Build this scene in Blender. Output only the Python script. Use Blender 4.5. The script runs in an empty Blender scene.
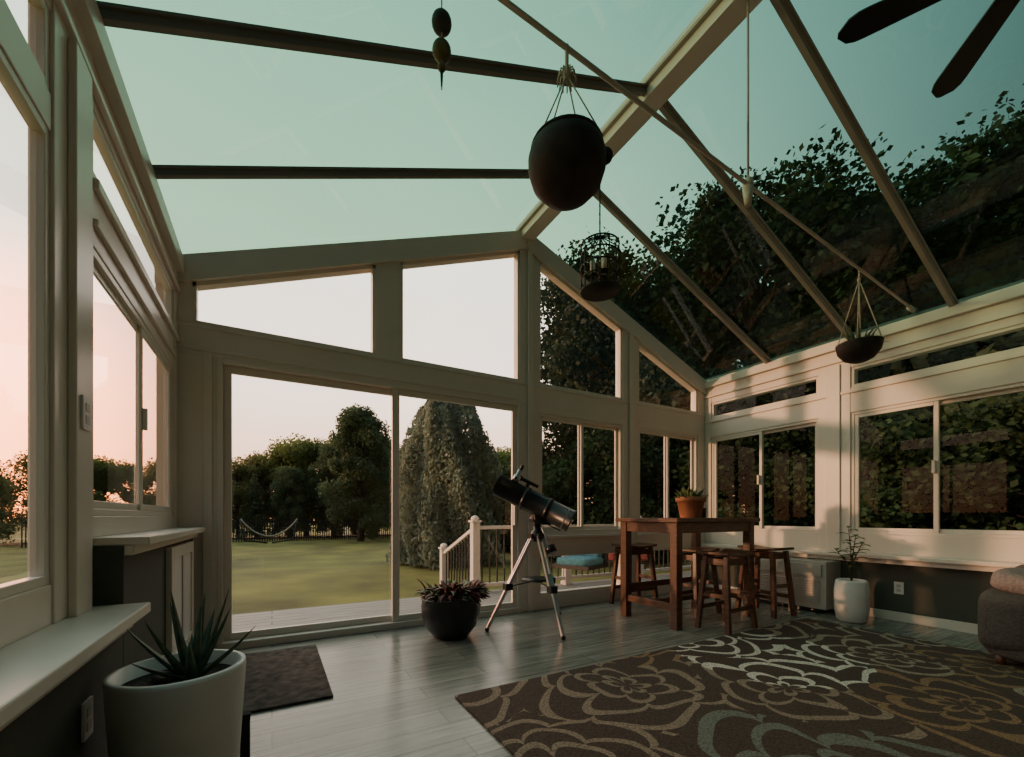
import bpy, math, random
from mathutils import Vector, Matrix
random.seed(7)
C = bpy.context.scene.collection

# ------------------------------------------------------------------ materials
def newmat(name):
    m = bpy.data.materials.new(name); m.use_nodes = True
    nt = m.node_tree
    for n in list(nt.nodes): nt.nodes.remove(n)
    out = nt.nodes.new('ShaderNodeOutputMaterial')
    return m, nt, out

def N(nt, t, **kw):
    n = nt.nodes.new(t)
    for k, v in kw.items():
        if k == 'inp':
            for kk, vv in v.items(): n.inputs[kk].default_value = vv
        else: setattr(n, k, v)
    return n

def mathn(nt, op, a, b=None, c=None):
    n = nt.nodes.new('ShaderNodeMath'); n.operation = op
    for i, v in enumerate((a, b, c)):
        if v is None: continue
        if isinstance(v, (int, float)): n.inputs[i].default_value = v
        else: nt.links.new(v, n.inputs[i])
    return n.outputs[0]

def M(name, col, rough=0.5, var=0.12, scale=8.0, bump=0.0, metal=0.0, stretch=(1,1,1), transl=0.0):
    m, nt, out = newmat(name)
    tc = N(nt, 'ShaderNodeTexCoord'); mp = N(nt, 'ShaderNodeMapping')
    mp.inputs['Scale'].default_value = stretch
    nt.links.new(tc.outputs['Object'], mp.inputs['Vector'])
    nz = N(nt, 'ShaderNodeTexNoise', inp={'Scale': scale, 'Detail': 5.0})
    nt.links.new(mp.outputs[0], nz.inputs['Vector'])
    cr = N(nt, 'ShaderNodeValToRGB')
    cr.color_ramp.elements[0].position = .3; cr.color_ramp.elements[1].position = .7
    cr.color_ramp.elements[0].color = tuple(c*(1-var) for c in col)+(1,)
    cr.color_ramp.elements[1].color = tuple(min(1, c*(1+var)) for c in col)+(1,)
    nt.links.new(nz.outputs[0], cr.inputs[0])
    b = N(nt, 'ShaderNodeBsdfPrincipled', inp={'Roughness': rough, 'Metallic': metal})
    nt.links.new(cr.outputs[0], b.inputs['Base Color'])
    if bump > 0:
        bp = N(nt, 'ShaderNodeBump', inp={'Strength': bump, 'Distance': .01})
        nt.links.new(nz.outputs[0], bp.inputs['Height']); nt.links.new(bp.outputs[0], b.inputs['Normal'])
    if transl > 0:
        tr = N(nt, 'ShaderNodeBsdfTranslucent'); nt.links.new(cr.outputs[0], tr.inputs[0])
        mx = N(nt, 'ShaderNodeMixShader', inp={0: transl})
        nt.links.new(b.outputs[0], mx.inputs[1]); nt.links.new(tr.outputs[0], mx.inputs[2])
        nt.links.new(mx.outputs[0], out.inputs[0])
    else: nt.links.new(b.outputs[0], out.inputs[0])
    return m

def glass(name, tint, k=1.6):
    # single-sheet pane: Schlick reflectance from |N.I| (same from both faces) over a tinted transparent body
    m, nt, out = newmat(name)
    ge = N(nt, 'ShaderNodeNewGeometry')
    dp = N(nt, 'ShaderNodeVectorMath', operation='DOT_PRODUCT')
    nt.links.new(ge.outputs['Normal'], dp.inputs[0]); nt.links.new(ge.outputs['Incoming'], dp.inputs[1])
    c = mathn(nt, 'ABSOLUTE', dp.outputs['Value'])
    f = mathn(nt, 'POWER', mathn(nt, 'SUBTRACT', 1.0, c), 5.0)
    f = mathn(nt, 'MINIMUM', mathn(nt, 'MULTIPLY', mathn(nt, 'ADD', mathn(nt, 'MULTIPLY', f, .96), .04), k), 1.0)
    tc = N(nt, 'ShaderNodeTexCoord')
    nz = N(nt, 'ShaderNodeTexNoise', inp={'Scale': .8, 'Detail': 2.0}); nt.links.new(tc.outputs['Object'], nz.inputs['Vector'])
    cr = N(nt, 'ShaderNodeValToRGB')
    cr.color_ramp.elements[0].color = tuple(c*.92 for c in tint)+(1,); cr.color_ramp.elements[1].color = tuple(tint)+(1,)
    nt.links.new(nz.outputs[0], cr.inputs[0])
    tr = N(nt, 'ShaderNodeBsdfTransparent'); nt.links.new(cr.outputs[0], tr.inputs[0])
    gl = N(nt, 'ShaderNodeBsdfGlossy', inp={'Roughness': .01, 'Color': (1,1,1,1)})
    mx = N(nt, 'ShaderNodeMixShader')
    nt.links.new(f, mx.inputs[0]); nt.links.new(tr.outputs[0], mx.inputs[1]); nt.links.new(gl.outputs[0], mx.inputs[2])
    nt.links.new(mx.outputs[0], out.inputs[0])
    return m

def planks(name, cols, bw, rh, rot=0.0, rough=.35, mortar=.004):
    m, nt, out = newmat(name)
    tc = N(nt, 'ShaderNodeTexCoord'); mp = N(nt, 'ShaderNodeMapping')
    mp.inputs['Rotation'].default_value = (0, 0, rot)
    nt.links.new(tc.outputs['Object'], mp.inputs['Vector'])
    br = N(nt, 'ShaderNodeTexBrick', inp={'Scale': 1.0, 'Mortar Size': mortar, 'Brick Width': bw, 'Row Height': rh,
          'Color1': cols[0]+(1,), 'Color2': cols[1]+(1,), 'Mortar': tuple(c*.4 for c in cols[0])+(1,), 'Bias': 0.0})
    br.offset = .37
    nt.links.new(mp.outputs[0], br.inputs['Vector'])
    mp2 = N(nt, 'ShaderNodeMapping'); mp2.inputs['Scale'].default_value = (1.6, 26, 1)
    nt.links.new(mp.outputs[0], mp2.inputs['Vector'])
    nz = N(nt, 'ShaderNodeTexNoise', inp={'Scale': 1.6, 'Detail': 8.0, 'Roughness': .65}); nt.links.new(mp2.outputs[0], nz.inputs['Vector'])
    cr = N(nt, 'ShaderNodeValToRGB')
    cr.color_ramp.elements[0].position = .3; cr.color_ramp.elements[1].position = .72
    cr.color_ramp.elements[0].color = (.38, .38, .38, 1); cr.color_ramp.elements[1].color = (1.2, 1.2, 1.2, 1)
    nt.links.new(nz.outputs[0], cr.inputs[0])
    mx = N(nt, 'ShaderNodeMix', data_type='RGBA', blend_type='MULTIPLY'); mx.inputs[0].default_value = 1
    nt.links.new(br.outputs['Color'], mx.inputs[6]); nt.links.new(cr.outputs[0], mx.inputs[7])
    b = N(nt, 'ShaderNodeBsdfPrincipled', inp={'Roughness': rough})
    nt.links.new(mx.outputs[2], b.inputs['Base Color'])
    bp = N(nt, 'ShaderNodeBump', inp={'Strength': .25, 'Distance': .002}); nt.links.new(nz.outputs[0], bp.inputs['Height'])
    nt.links.new(bp.outputs[0], b.inputs['Normal'])
    nt.links.new(b.outputs[0], out.inputs[0])
    return m

def rugmat():
    m, nt, out = newmat('rug_floral'); L = nt.links
    tc = N(nt, 'ShaderNodeTexCoord')
    dn = N(nt, 'ShaderNodeTexNoise', inp={'Scale': 1.6, 'Detail': 1.0}); L.new(tc.outputs['Object'], dn.inputs['Vector'])
    dsc = N(nt, 'ShaderNodeVectorMath', operation='MULTIPLY_ADD'); dsc.inputs[1].default_value = (.42,.42,0)
    L.new(dn.outputs['Color'], dsc.inputs[0]); L.new(tc.outputs['Object'], dsc.inputs[2])
    P = dsc.outputs[0]
    vo = N(nt, 'ShaderNodeTexVoronoi', voronoi_dimensions='2D', inp={'Scale': 1.1, 'Randomness': .85})
    L.new(P, vo.inputs['Vector'])
    sub = N(nt, 'ShaderNodeVectorMath', operation='SUBTRACT')
    L.new(P, sub.inputs[0]); L.new(vo.outputs['Position'], sub.inputs[1])
    sp = N(nt, 'ShaderNodeSeparateXYZ'); L.new(sub.outputs[0], sp.inputs[0])
    x, y = sp.outputs[0], sp.outputs[1]
    r = mathn(nt, 'SQRT', mathn(nt, 'ADD', mathn(nt, 'MULTIPLY', x, x), mathn(nt, 'MULTIPLY', y, y)))
    a = mathn(nt, 'ARCTAN2', y, x)
    sc2 = N(nt, 'ShaderNodeSeparateColor'); L.new(vo.outputs['Color'], sc2.inputs[0])
    rk = mathn(nt, 'MULTIPLY', r, 6.6)
    ring = mathn(nt, 'FLOOR', rk); fr = mathn(nt, 'FRACT', rk)
    ph = mathn(nt, 'ADD', mathn(nt, 'ADD', mathn(nt, 'MULTIPLY', a, 3.0), mathn(nt, 'MULTIPLY', sc2.outputs[1], 5.0)), mathn(nt, 'MULTIPLY', ring, math.pi/2))
    sc = mathn(nt, 'ABSOLUTE', mathn(nt, 'COSINE', ph))
    tgt = mathn(nt, 'ADD', mathn(nt, 'MULTIPLY', mathn(nt, 'SQRT', sc), .78), .08)
    d = mathn(nt, 'ABSOLUTE', mathn(nt, 'SUBTRACT', fr, tgt))
    line = mathn(nt, 'LESS_THAN', d, .16)
    cr = N(nt, 'ShaderNodeValToRGB'); cr.color_ramp.interpolation = 'CONSTANT'
    E = cr.color_ramp.elements
    E[0].position = 0; E[0].color = (.34, .235, .16, 1); E[1].position = .33; E[1].color = (.20, .20, .155, 1)
    e = E.new(.5); e.color = (.40, .30, .21, 1)
    e = E.new(.78); e.color = (.32, .18, .09, 1)
    L.new(sc2.outputs[0], cr.inputs[0])
    # one cream bloom
    dv = N(nt, 'ShaderNodeVectorMath', operation='DISTANCE'); L.new(tc.outputs['Object'], dv.inputs[0]); dv.inputs[1].default_value = (.42, 1.25, .014)
    near = mathn(nt, 'LESS_THAN', dv.outputs['Value'], .64)
    mc = N(nt, 'ShaderNodeMix', data_type='RGBA'); L.new(near, mc.inputs[0]); L.new(cr.outputs[0], mc.inputs[6]); mc.inputs[7].default_value = (.82,.72,.60,1)
    mx = N(nt, 'ShaderNodeMix', data_type='RGBA')
    mx.inputs[6].default_value = (.088, .052, .036, 1)
    L.new(line, mx.inputs[0]); L.new(mc.outputs[2], mx.inputs[7])
    nf = N(nt, 'ShaderNodeTexNoise', inp={'Scale': 90.0, 'Detail': 3.0}); L.new(tc.outputs['Object'], nf.inputs['Vector'])
    mx2 = N(nt, 'ShaderNodeMix', data_type='RGBA', blend_type='MULTIPLY'); mx2.inputs[0].default_value = .8
    L.new(mx.outputs[2], mx2.inputs[6]); 
    cr2 = N(nt, 'ShaderNodeValToRGB'); cr2.color_ramp.elements[0].position = .35; cr2.color_ramp.elements[0].color = (.35, .35, .35, 1)
    cr2.color_ramp.elements[1].position = .6
    L.new(nf.outputs[0], cr2.inputs[0]); L.new(cr2.outputs[0], mx2.inputs[7])
    b = N(nt, 'ShaderNodeBsdfPrincipled', inp={'Roughness': .95})
    bp = N(nt, 'ShaderNodeBump', inp={'Strength': .5, 'Distance': .006})
    h = mathn(nt, 'ADD', mathn(nt, 'MULTIPLY', line, .6), mathn(nt, 'MULTIPLY', nf.outputs[0], .6))
    L.new(h, bp.inputs['Height']); L.new(bp.outputs[0], b.inputs['Normal'])
    L.new(mx2.outputs[2], b.inputs['Base Color']); L.new(b.outputs[0], out.inputs[0])
    return m

WHITE = M('white_vinyl', (.74, .66, .57), .35, .03, 3)
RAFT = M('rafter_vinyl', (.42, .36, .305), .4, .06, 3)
RAFT_SHADE = M('rafter_vinyl_shaded', (.19, .17, .145), .45, .06, 3)  # same vinyl as the other rafters, backlit shade put into its colour
GREEN = M('sage_wall_paint', (.066, .07, .054), .75, .05, 30, .1)
HOUSE = M('house_wall_paint', (.13, .115, .095), .8, .05, 20)
GL = glass('window_glass', (.95, .93, .90), 1.3)
GLSCREEN = glass('window_glass_darker', (.74, .72, .66), .28)
GLR = glass('roof_glass_tinted', (.235, .42, .315), 1.0)
FLOOR = planks('vinyl_plank_floor', ((.36, .345, .29), (.235, .23, .195)), 1.25, .17, 0, .25)
DECK = planks('deck_boards', ((.42, .36, .31), (.34, .29, .25)), 3.6, .14, 0, .6, .008)
RUG = rugmat()
MAT = M('doormat_pile', (.07, .052, .042), .95, .8, 18, 1.0)
WOOD = M('reddish_wood', (.115, .048, .026), .35, .45, 5, .15, stretch=(2, 2, 14))
BLACK = M('black_plastic', (.012, .012, .013), .3, .2, 10)
MATBLACK = M('matte_black_rubber', (.010, .009, .009), .9, .2, 10)
SILVER = M('brushed_metal', (.55, .56, .58), .3, .1, 10, metal=.8)
DARKMET = M('dark_iron', (.03, .027, .025), .5, .3, 20, metal=.5)
CHAR = M('charcoal_ceramic', (.022, .02, .022), .35, .3, 12)
COCO = M('dark_hanging_pot', (.022, .012, .009), .7, .6, 14, .5)
PWHITE = M('white_ceramic', (.74, .69, .64), .45, .05, 6)
TERRA = M('terracotta', (.36, .15, .08), .8, .2, 10, .2)
SOIL = M('potting_soil', (.03, .02, .015), .95, .6, 60, .8)
ALOE = M('aloe_leaf', (.06, .10, .055), .5, .35, 20)
SUCC = M('succulent_leaf', (.10, .15, .05), .5, .4, 30, transl=.15)
REDL = M('red_leaf', (.14, .035, .03), .6, .5, 30, transl=.15)
PLG = M('houseplant_leaf', (.09, .15, .05), .5, .35, 20, transl=.25)
STEM = M('plant_stem', (.10, .09, .04), .7, .3, 20)
ROPE = M('cotton_rope', (.5, .43, .34), .9, .25, 60, .5)
RODM = M('tie_rod_paint', (.5, .43, .36), .4, .05, 5)
STONE1 = M('river_stone_dark', (.05, .05, .045), .6, .4, 20)
STONE2 = M('river_stone_olive', (.13, .12, .05), .6, .5, 30)
SOFA = M('sofa_fabric', (.095, .078, .07), .95, .25, 60, .5)
PILL = M('pillow_fabric', (.24, .20, .19), .95, .25, 60, .5)
FAN = M('fan_dark_walnut', (.012, .009, .008), .4, .3, 6, stretch=(1, 10, 1))
CANDLE = M('candle_wax', (.7, .62, .5), .5, .05, 6)
TEAL = M('teal_cushion', (.06, .18, .22), .9, .2, 30)
RED = M('red_cushion', (.35, .07, .05), .9, .2, 30)
BARK = M('bark', (.06, .045, .035), .9, .5, 4, .5, stretch=(4, 4, 1))
LEAF1 = M('foliage_green', (.18, .22, .06), .7, .45, .5, transl=.5)
LEAF1B = M('foliage_olive', (.24, .22, .08), .7, .4, .5, transl=.5)
LEAF2 = M('foliage_dark', (.03, .05, .02), .7, .45, .8, transl=.3)
LEAFS = M('foliage_shrub', (.045, .085, .03), .8, .45, .8, transl=.35)
LEAF3 = M('foliage_bluegreen', (.29, .32, .23), .7, .35, .8, transl=.35)
PINE = M('foliage_pine', (.11, .15, .07), .7, .4, .8, transl=.4)
GRASS = M('lawn', (.175, .155, .028), .9, .45, .7, .6)
FENCE = M('fence_black', (.02, .02, .02), .6, .2, 5)
AC = M('radiator_enamel', (.5, .46, .41), .4, .04, 5)

# ------------------------------------------------------------------ builder
class B:
    def __init__(s): s.v = []; s.f = []; s.m = []; s.sm = []; s.mats = []
    def mi(s, mat):
        if mat not in s.mats: s.mats.append(mat)
        return s.mats.index(mat)
    def add(s, vs, fs, mat, smooth=False):
        o = len(s.v); k = s.mi(mat)
        s.v += [tuple(v) for v in vs]
        for f in fs: s.f.append(tuple(i+o for i in f)); s.m.append(k); s.sm.append(smooth)
    def box(s, x0, x1, y0, y1, z0, z1, mat):
        vs = [(x0,y0,z0),(x1,y0,z0),(x1,y1,z0),(x0,y1,z0),(x0,y0,z1),(x1,y0,z1),(x1,y1,z1),(x0,y1,z1)]
        s.add(vs, [(0,3,2,1),(4,5,6,7),(0,1,5,4),(1,2,6,5),(2,3,7,6),(3,0,4,7)], mat)
    def obox(s, c, size, mat, R=None):
        R = R or Matrix.Identity(3); c = Vector(c); hx, hy, hz = [q/2 for q in size]
        vs = [c + R @ Vector(p) for p in [(-hx,-hy,-hz),(hx,-hy,-hz),(hx,hy,-hz),(-hx,hy,-hz),(-hx,-hy,hz),(hx,-hy,hz),(hx,hy,hz),(-hx,hy,hz)]]
        s.add(vs, [(0,3,2,1),(4,5,6,7),(0,1,5,4),(1,2,6,5),(2,3,7,6),(3,0,4,7)], mat)
    def beam(s, p0, p1, w, h, mat, up=(0,0,1)):
        p0, p1 = Vector(p0), Vector(p1); d = (p1-p0); L = d.length; d.normalize()
        side = d.cross(Vector(up)).normalized(); u = side.cross(d).normalized()
        R = Matrix((side, d, u)).transposed()
        s.obox((p0+p1)/2, (w, L, h), mat, R)
    def prism(s, poly, y0, y1, mat):      # poly = [(x,z)...]
        n = len(poly); vs = [(x,y0,z) for x,z in poly] + [(x,y1,z) for x,z in poly]
        fs = [tuple(range(n)), tuple(range(2*n-1, n-1, -1))] + [(i,(i+1)%n+0,(i+1)%n+n,i+n) for i in range(n)]
        s.add(vs, fs, mat)
    def tube(s, pts, rs, mat, seg=10, cap=True):
        pts = [Vector(p) for p in pts]
        if isinstance(rs, (int, float)): rs = [rs]*len(pts)
        vs = []; ref = None
        for i, p in enumerate(pts):
            d = (pts[min(i+1, len(pts)-1)] - pts[max(i-1, 0)]).normalized()
            if ref is None:
                ref = Vector((0,0,1)) if abs(d.z) < .9 else Vector((1,0,0))
            a = d.cross(ref).normalized(); b = a.cross(d).normalized(); ref = b
            for k in range(seg):
                t = 2*math.pi*k/seg; vs.append(p + (a*math.cos(t)+b*math.sin(t))*rs[i])
        fs = []
        for i in range(len(pts)-1):
            for k in range(seg): fs.append((i*seg+k, i*seg+(k+1)%seg, (i+1)*seg+(k+1)%seg, (i+1)*seg+k))
        s.add(vs, fs, mat, True)
        if cap:
            o = len(s.v)-len(vs); k = s.mi(mat)
            s.f.append(tuple(o+q for q in range(seg-1,-1,-1))); s.m.append(k); s.sm.append(False)
            s.f.append(tuple(o+(len(pts)-1)*seg+q for q in range(seg))); s.m.append(k); s.sm.append(False)
    def lathe(s, prof, c, mat, seg=40):   # prof [(r,z)]
        vs = []; fs = []
        for r, z in prof:
            for k in range(seg):
                t = 2*math.pi*k/seg; vs.append((c[0]+r*math.cos(t), c[1]+r*math.sin(t), c[2]+z))
        for i in range(len(prof)-1):
            for k in range(seg): fs.append((i*seg+k, i*seg+(k+1)%seg, (i+1)*seg+(k+1)%seg, (i+1)*seg+k))
        s.add(vs, fs, mat, True)
    def ell(s, c, r, mat, e=1.0, R=None, nu=20, nv=12):  # superellipsoid
        R = R or Matrix.Identity(3); c = Vector(c); vs = []; fs = []
        f = lambda q: math.copysign(abs(q)**e, q)
        for i in range(nv+1):
            ph = -math.pi/2 + math.pi*i/nv
            for k in range(nu):
                t = 2*math.pi*k/nu
                vs.append(c + R @ Vector((r[0]*f(math.cos(ph))*f(math.cos(t)), r[1]*f(math.cos(ph))*f(math.sin(t)), r[2]*f(math.sin(ph)))))
        for i in range(nv):
            for k in range(nu): fs.append((i*nu+k, i*nu+(k+1)%nu, (i+1)*nu+(k+1)%nu, (i+1)*nu+k))
        s.add(vs, fs, mat, True)
    def leaf(s, p, d, L, w, mat, droop=.5, n=7, th=.15, prof='lance'):
        p = Vector(p); d = Vector(d).normalized(); vs = []; fs = []
        for i in range(n+1):
            t = i/n
            side = d.cross(Vector((0,0,1)))
            side = side.normalized() if side.length > .05 else Vector((1,0,0))
            up = side.cross(d).normalized()
            ww = w*((1-t)**.8 if prof == 'aloe' else max(.03, math.sin(math.pi*min(1, .12+.88*t)))**.8)
            ww = max(ww, .001)
            vs += [p-side*ww/2+up*ww*.12, p-up*ww*th, p+side*ww/2+up*ww*.12, p+up*ww*th*.2]
            p = p + d*(L/n); d = (d + Vector((0,0,-droop/n))).normalized()
        for i in range(n):
            for k in range(4): fs.append((i*4+k, i*4+(k+1)%4, i*4+4+(k+1)%4, i*4+4+k))
        s.add(vs, fs, mat, True)
    def finish(s, name, origin=(0,0,0), bevel=0, seg=2, parent=None):
        ox, oy, oz = origin
        me = bpy.data.meshes.new(name)
        me.from_pydata([(x-ox, y-oy, z-oz) for x, y, z in s.v], [], s.f)
        for m in s.mats: me.materials.append(m)
        me.polygons.foreach_set('material_index', s.m); me.polygons.foreach_set('use_smooth', s.sm)
        me.update()
        o = bpy.data.objects.new(name, me); o.location = origin; C.objects.link(o)
        if bevel:
            md = o.modifiers.new('bev', 'BEVEL'); md.width = bevel; md.segments = seg; md.limit_method = 'ANGLE'; md.angle_limit = math.radians(50)
        if parent: o.parent = parent; 
        return o

# ------------------------------------------------------------------ room constants
XL, XR, YG, YB = -.62, 5.46, 4.0, -2.0
XP, ZP, ZE = 2.43, 4.18, 3.0
SL = (ZP-ZE)/(XP+.6)
LT = .05      # left window-wall thickness
def roofz(x): return ZP - SL*abs(x-XP)

# floor
b = B(); b.box(XL-.12, XR+.14, YB-.1, YG+.12, -.12, 0, FLOOR); b.finish('floor')

# ---- window helper
wn = [0]
def ring_y(b, x0, x1, z0, z1, y0, y1, w, mat):
    b.box(x0, x0+w, y0, y1, z0, z1, mat); b.box(x1-w, x1, y0, y1, z0, z1, mat)
    b.box(x0+w, x1-w, y0, y1, z0, z0+w, mat); b.box(x0+w, x1-w, y0, y1, z1-w, z1, mat)
def ring_x(b, y0, y1, z0, z1, x0, x1, w, mat):
    b.box(x0, x1, y0, y0+w, z0, z1, mat); b.box(x0, x1, y1-w, y1, z0, z1, mat)
    b.box(x0, x1, y0+w, y1-w, z0, z0+w, mat); b.box(x0, x1, y0+w, y1-w, z1-w, z1, mat)
def win_gable(x0, x1, z0, z1, split=True, g=GL):
    wn[0] += 1; b = B()
    ring_y(b, x0, x1, z0, z1, YG+.012, YG+.10, .03, WHITE)
    if split:
        xm = (x0+x1)/2
        ring_y(b, x0+.03, xm+.025, z0+.03, z1-.03, YG+.03, YG+.055, .035, WHITE)
        ring_y(b, xm-.025, x1-.03, z0+.03, z1-.03, YG+.06, YG+.085, .035, WHITE)
        b.add([(x0+.06,YG+.043,z0+.06),(xm,YG+.043,z0+.06),(xm,YG+.043,z1-.06),(x0+.06,YG+.043,z1-.06)], [(0,1,2,3)], g)
        b.add([(xm,YG+.073,z0+.06),(x1-.06,YG+.073,z0+.06),(x1-.06,YG+.073,z1-.06),(xm,YG+.073,z1-.06)], [(0,1,2,3)], g)
        b.box(xm-.02, xm-.005, YG+.02, YG+.03, (z0+z1)/2-.05, (z0+z1)/2+.05, WHITE)
    else:
        b.add([(x0+.03,YG+.06,z0+.03),(x1-.03,YG+.06,z0+.03),(x1-.03,YG+.06,z1-.03),(x0+.03,YG+.06,z1-.03)], [(0,1,2,3)], g)
    b.finish('window_%d' % wn[0], origin=((x0+x1)/2, YG+.06, z0), bevel=.004)
def win_side(side, y0, y1, z0, z1, split=True, g=GL):
    wn[0] += 1; b = B(); X = XL if side < 0 else XR; q = side
    ks = .42 if side < 0 else 1.0
    def bx(a, c):
        a, c = a*ks, c*ks
        return (X+q*a, X+q*c) if q > 0 else (X+q*c, X+q*a)
    xa, xb = bx(.012, .10); ring_x(b, y0, y1, z0, z1, xa, xb, .03, WHITE)
    def pane(x, a, c): b.add([(x,a,z0+.05),(x,c,z0+.05),(x,c,z1-.05),(x,a,z1-.05)], [(0,1,2,3)], g)
    if split:
        ym = (y0+y1)/2
        xa, xb = bx(.02, .055); ring_x(b, ym-.025, y1-.03, z0+.03, z1-.03, xa, xb, .035, WHITE); pane(X+q*.043*ks, ym, y1-.05)
        xa, xb = bx(.06, .09); ring_x(b, y0+.03, ym+.025, z0+.03, z1-.03, xa, xb, .035, WHITE); pane(X+q*.073*ks, y0+.05, ym)
        xa, xb = bx(-.03, .02); b.box(xa, xb, ym-.012, ym+.012, (z0+z1)/2-.06, (z0+z1)/2+.06, WHITE)
    else: pane(X+q*.06*ks, y0+.03, y1-.03)
    b.finish('window_%d' % wn[0], origin=(X, (y0+y1)/2, z0), bevel=.003)

# ---- gable wall
b = B(); Y0, Y1 = YG, YG+.12
DZ = 2.28; HB = 2.515
b.box(XL-.12, -.37, Y0, Y1, 0, DZ, WHITE)
b.box(XL-.12, XR+.12, Y0, Y1, DZ, HB, WHITE)            # header band
b.box(XL, 2.36, Y0-.012, Y0, DZ+.03, DZ+.06, WHITE)
b.box(XL, XR, Y0-.012, Y0, HB-.03, HB-.005, WHITE)
b.box(-.46, -.40, Y0-.02, Y0, 0, DZ+.025, WHITE)
for x0, x1 in ((2.36, 2.60), (3.86, 4.13), (5.31, XR+.12)):
    b.box(x0, x1, Y0, Y1, 0, DZ, WHITE)
    if x1 < 5: b.box((x0+x1)/2-.035, (x0+x1)/2+.035, Y0-.025, Y0-.0125, 0, roofz((x0+x1)/2)-.2, WHITE)
for x0, x1 in ((2.60, 3.86), (4.13, 5.31)):
    b.box(x0, x1, Y0, Y1, 0, .15, WHITE); b.box(x0, x1, Y0, Y1, .62, .86, WHITE)
    b.box(x0-.02, x1+.02, Y0-.05, Y0, .80, .83, WHITE)
gw = .20
def gtop(x): return roofz(x)-gw
for x0, x1 in ((XL-.12, -.53), (.83, 1.05), (2.36, 2.60), (3.86, 4.13), (5.31, XR+.12)):
    if x0 < XP < x1: poly = [(x0,HB),(x1,HB),(x1,gtop(x1)),(XP,gtop(XP)),(x0,gtop(x0))]
    else: poly = [(x0,HB),(x1,HB),(x1,gtop(x1)),(x0,gtop(x0))]
    b.prism(poly, Y0, Y1, WHITE)
b.prism([(XL-.12,gtop(XL-.12)),(XP,gtop(XP)),(XP,roofz(XP)-.01),(XL-.12,roofz(XL-.12)-.01)], Y0-.03, Y1, WHITE)
b.prism([(XP,gtop(XP)),(XR+.12,gtop(XR+.12)),(XR+.12,roofz(XR+.12)-.01),(XP,roofz(XP)-.01)], Y0-.03, Y1, WHITE)
b.finish('wall_gable', bevel=.004)
# trapezoid transom windows
for x0, x1 in ((-.53, .83), (1.05, 2.36), (2.60, 3.86), (4.13, 5.31)):
    wn[0] += 1; b = B(); w = .03; ya, yb = YG+.012, YG+.10
    t0, t1 = gtop(x0), gtop(x1)
    b.box(x0, x0+w, ya, yb, HB, gtop(x0+w)-.0, WHITE); b.box(x1-w, x1, ya, yb, HB, gtop(x1-w), WHITE)
    b.box(x0+w, x1-w, ya, yb, HB, HB+w, WHITE)
    b.prism([(x0,t0-w),(x1,t1-w),(x1,t1),(x0,t0)], ya, yb, WHITE)
    b.add([(x0+w,YG+.06,HB+w),(x1-w,YG+.06,HB+w),(x1-w,YG+.06,t1-w+.01),(x0+w,YG+.06,t0-w+.01)], [(0,1,2,3)], GL)
    b.finish('window_%d' % wn[0], origin=((x0+x1)/2, YG+.06, HB), bevel=.003)
win_gable(2.60, 3.86, .86, 2.20, g=GLSCREEN); win_gable(4.13, 5.31, .86, 2.20, g=GLSCREEN)
b = B(); b.box(2.6, 3.86, Y0, Y1, 2.2, DZ, WHITE); b.box(4.13, 5.31, Y0, Y1, 2.2, DZ, WHITE); b.finish('trim_1')
win_gable(2.60, 3.86, .15, .62, False); win_gable(4.13, 5.31, .15, .62, False)
# sliding door
b = B(); x0, x1 = -.37, 2.36
b.box(x0, x1, YG-.02, YG+.12, 0, .06, WHITE)
b.box(x0, x0+.035, YG-.005, YG+.11, .06, DZ, WHITE); b.box(x1-.035, x1, YG-.005, YG+.11, .06, DZ, WHITE)
b.box(x0+.035, x1-.035, YG-.005, YG+.11, DZ-.035, DZ, WHITE)
ring_y(b, x0+.035, 1.06, .06, DZ-.035, YG+.06, YG+.095, .055, WHITE)
ring_y(b, .98, x1-.035, .06, DZ-.035, YG+.015, YG+.05, .055, WHITE)
b.add([(x0+.09,YG+.078,.11),(1.0,YG+.078,.11),(1.0,YG+.078,DZ-.09),(x0+.09,YG+.078,DZ-.09)], [(0,1,2,3)], GL)
b.add([(1.03,YG+.033,.11),(x1-.09,YG+.033,.11),(x1-.09,YG+.033,DZ-.09),(1.03,YG+.033,DZ-.09)], [(0,1,2,3)], GL)
b.box(x1-.085, x1-.055, YG-.02, YG+.015, .95, 1.2, WHITE)
b.finish('door_1', origin=(1, YG, 0), bevel=.004)

# ---- side walls (posts stand 6 mm proud of the rails)
TB, TT = 2.41, 2.68
# left
b = B(); xa, xb = XL-LT, XL
b.box(XL-.12, -.52, 2.26, YG, 0, .93, GREEN); b.box(XL-.12, -.521, YB, 2.26, 0, .66, GREEN)
b.box(xa, XL, 2.26, YG, .965, 1.05, WHITE)
b.box(xa, XL, YB, 1.93, .70, .83, WHITE)
for y0, y1 in ((1.93, 2.28), (3.88, 4.0), (.15, .42), (YB, -1.35)):
    b.box(xa-.006, XL+.006, y0, y1, .70, 2.96, WHITE)
b.box(XL+.006, XL+.03, 2.03, 2.18, .70, 2.70, WHITE)
b.box(xa, xb, 2.28, 3.88, 2.13, TB, WHITE); b.box(xa, xb, YB, 1.93, 2.29, TB, WHITE)
b.box(xa, xb, YB, YG, TT, 3.0, WHITE)
b.box(xb, xb+.05, YB, YG, 2.86, 2.97, WHITE); b.box(xb, xb+.025, YB, YG, 2.72, 2.75, WHITE)
b.box(xb, xb+.022, 2.28, YG, TB-.06, TB-.02, WHITE)
b.box(xb, xb+.02, 2.28, 3.9, 2.2, 2.23, WHITE)
b.finish('wall_left', bevel=.004)
for y0, y1 in ((2.28, 3.88), (.42, 1.93), (-1.35, .15)):
    win_side(-1, y0, y1, TB, TT, False)
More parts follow.
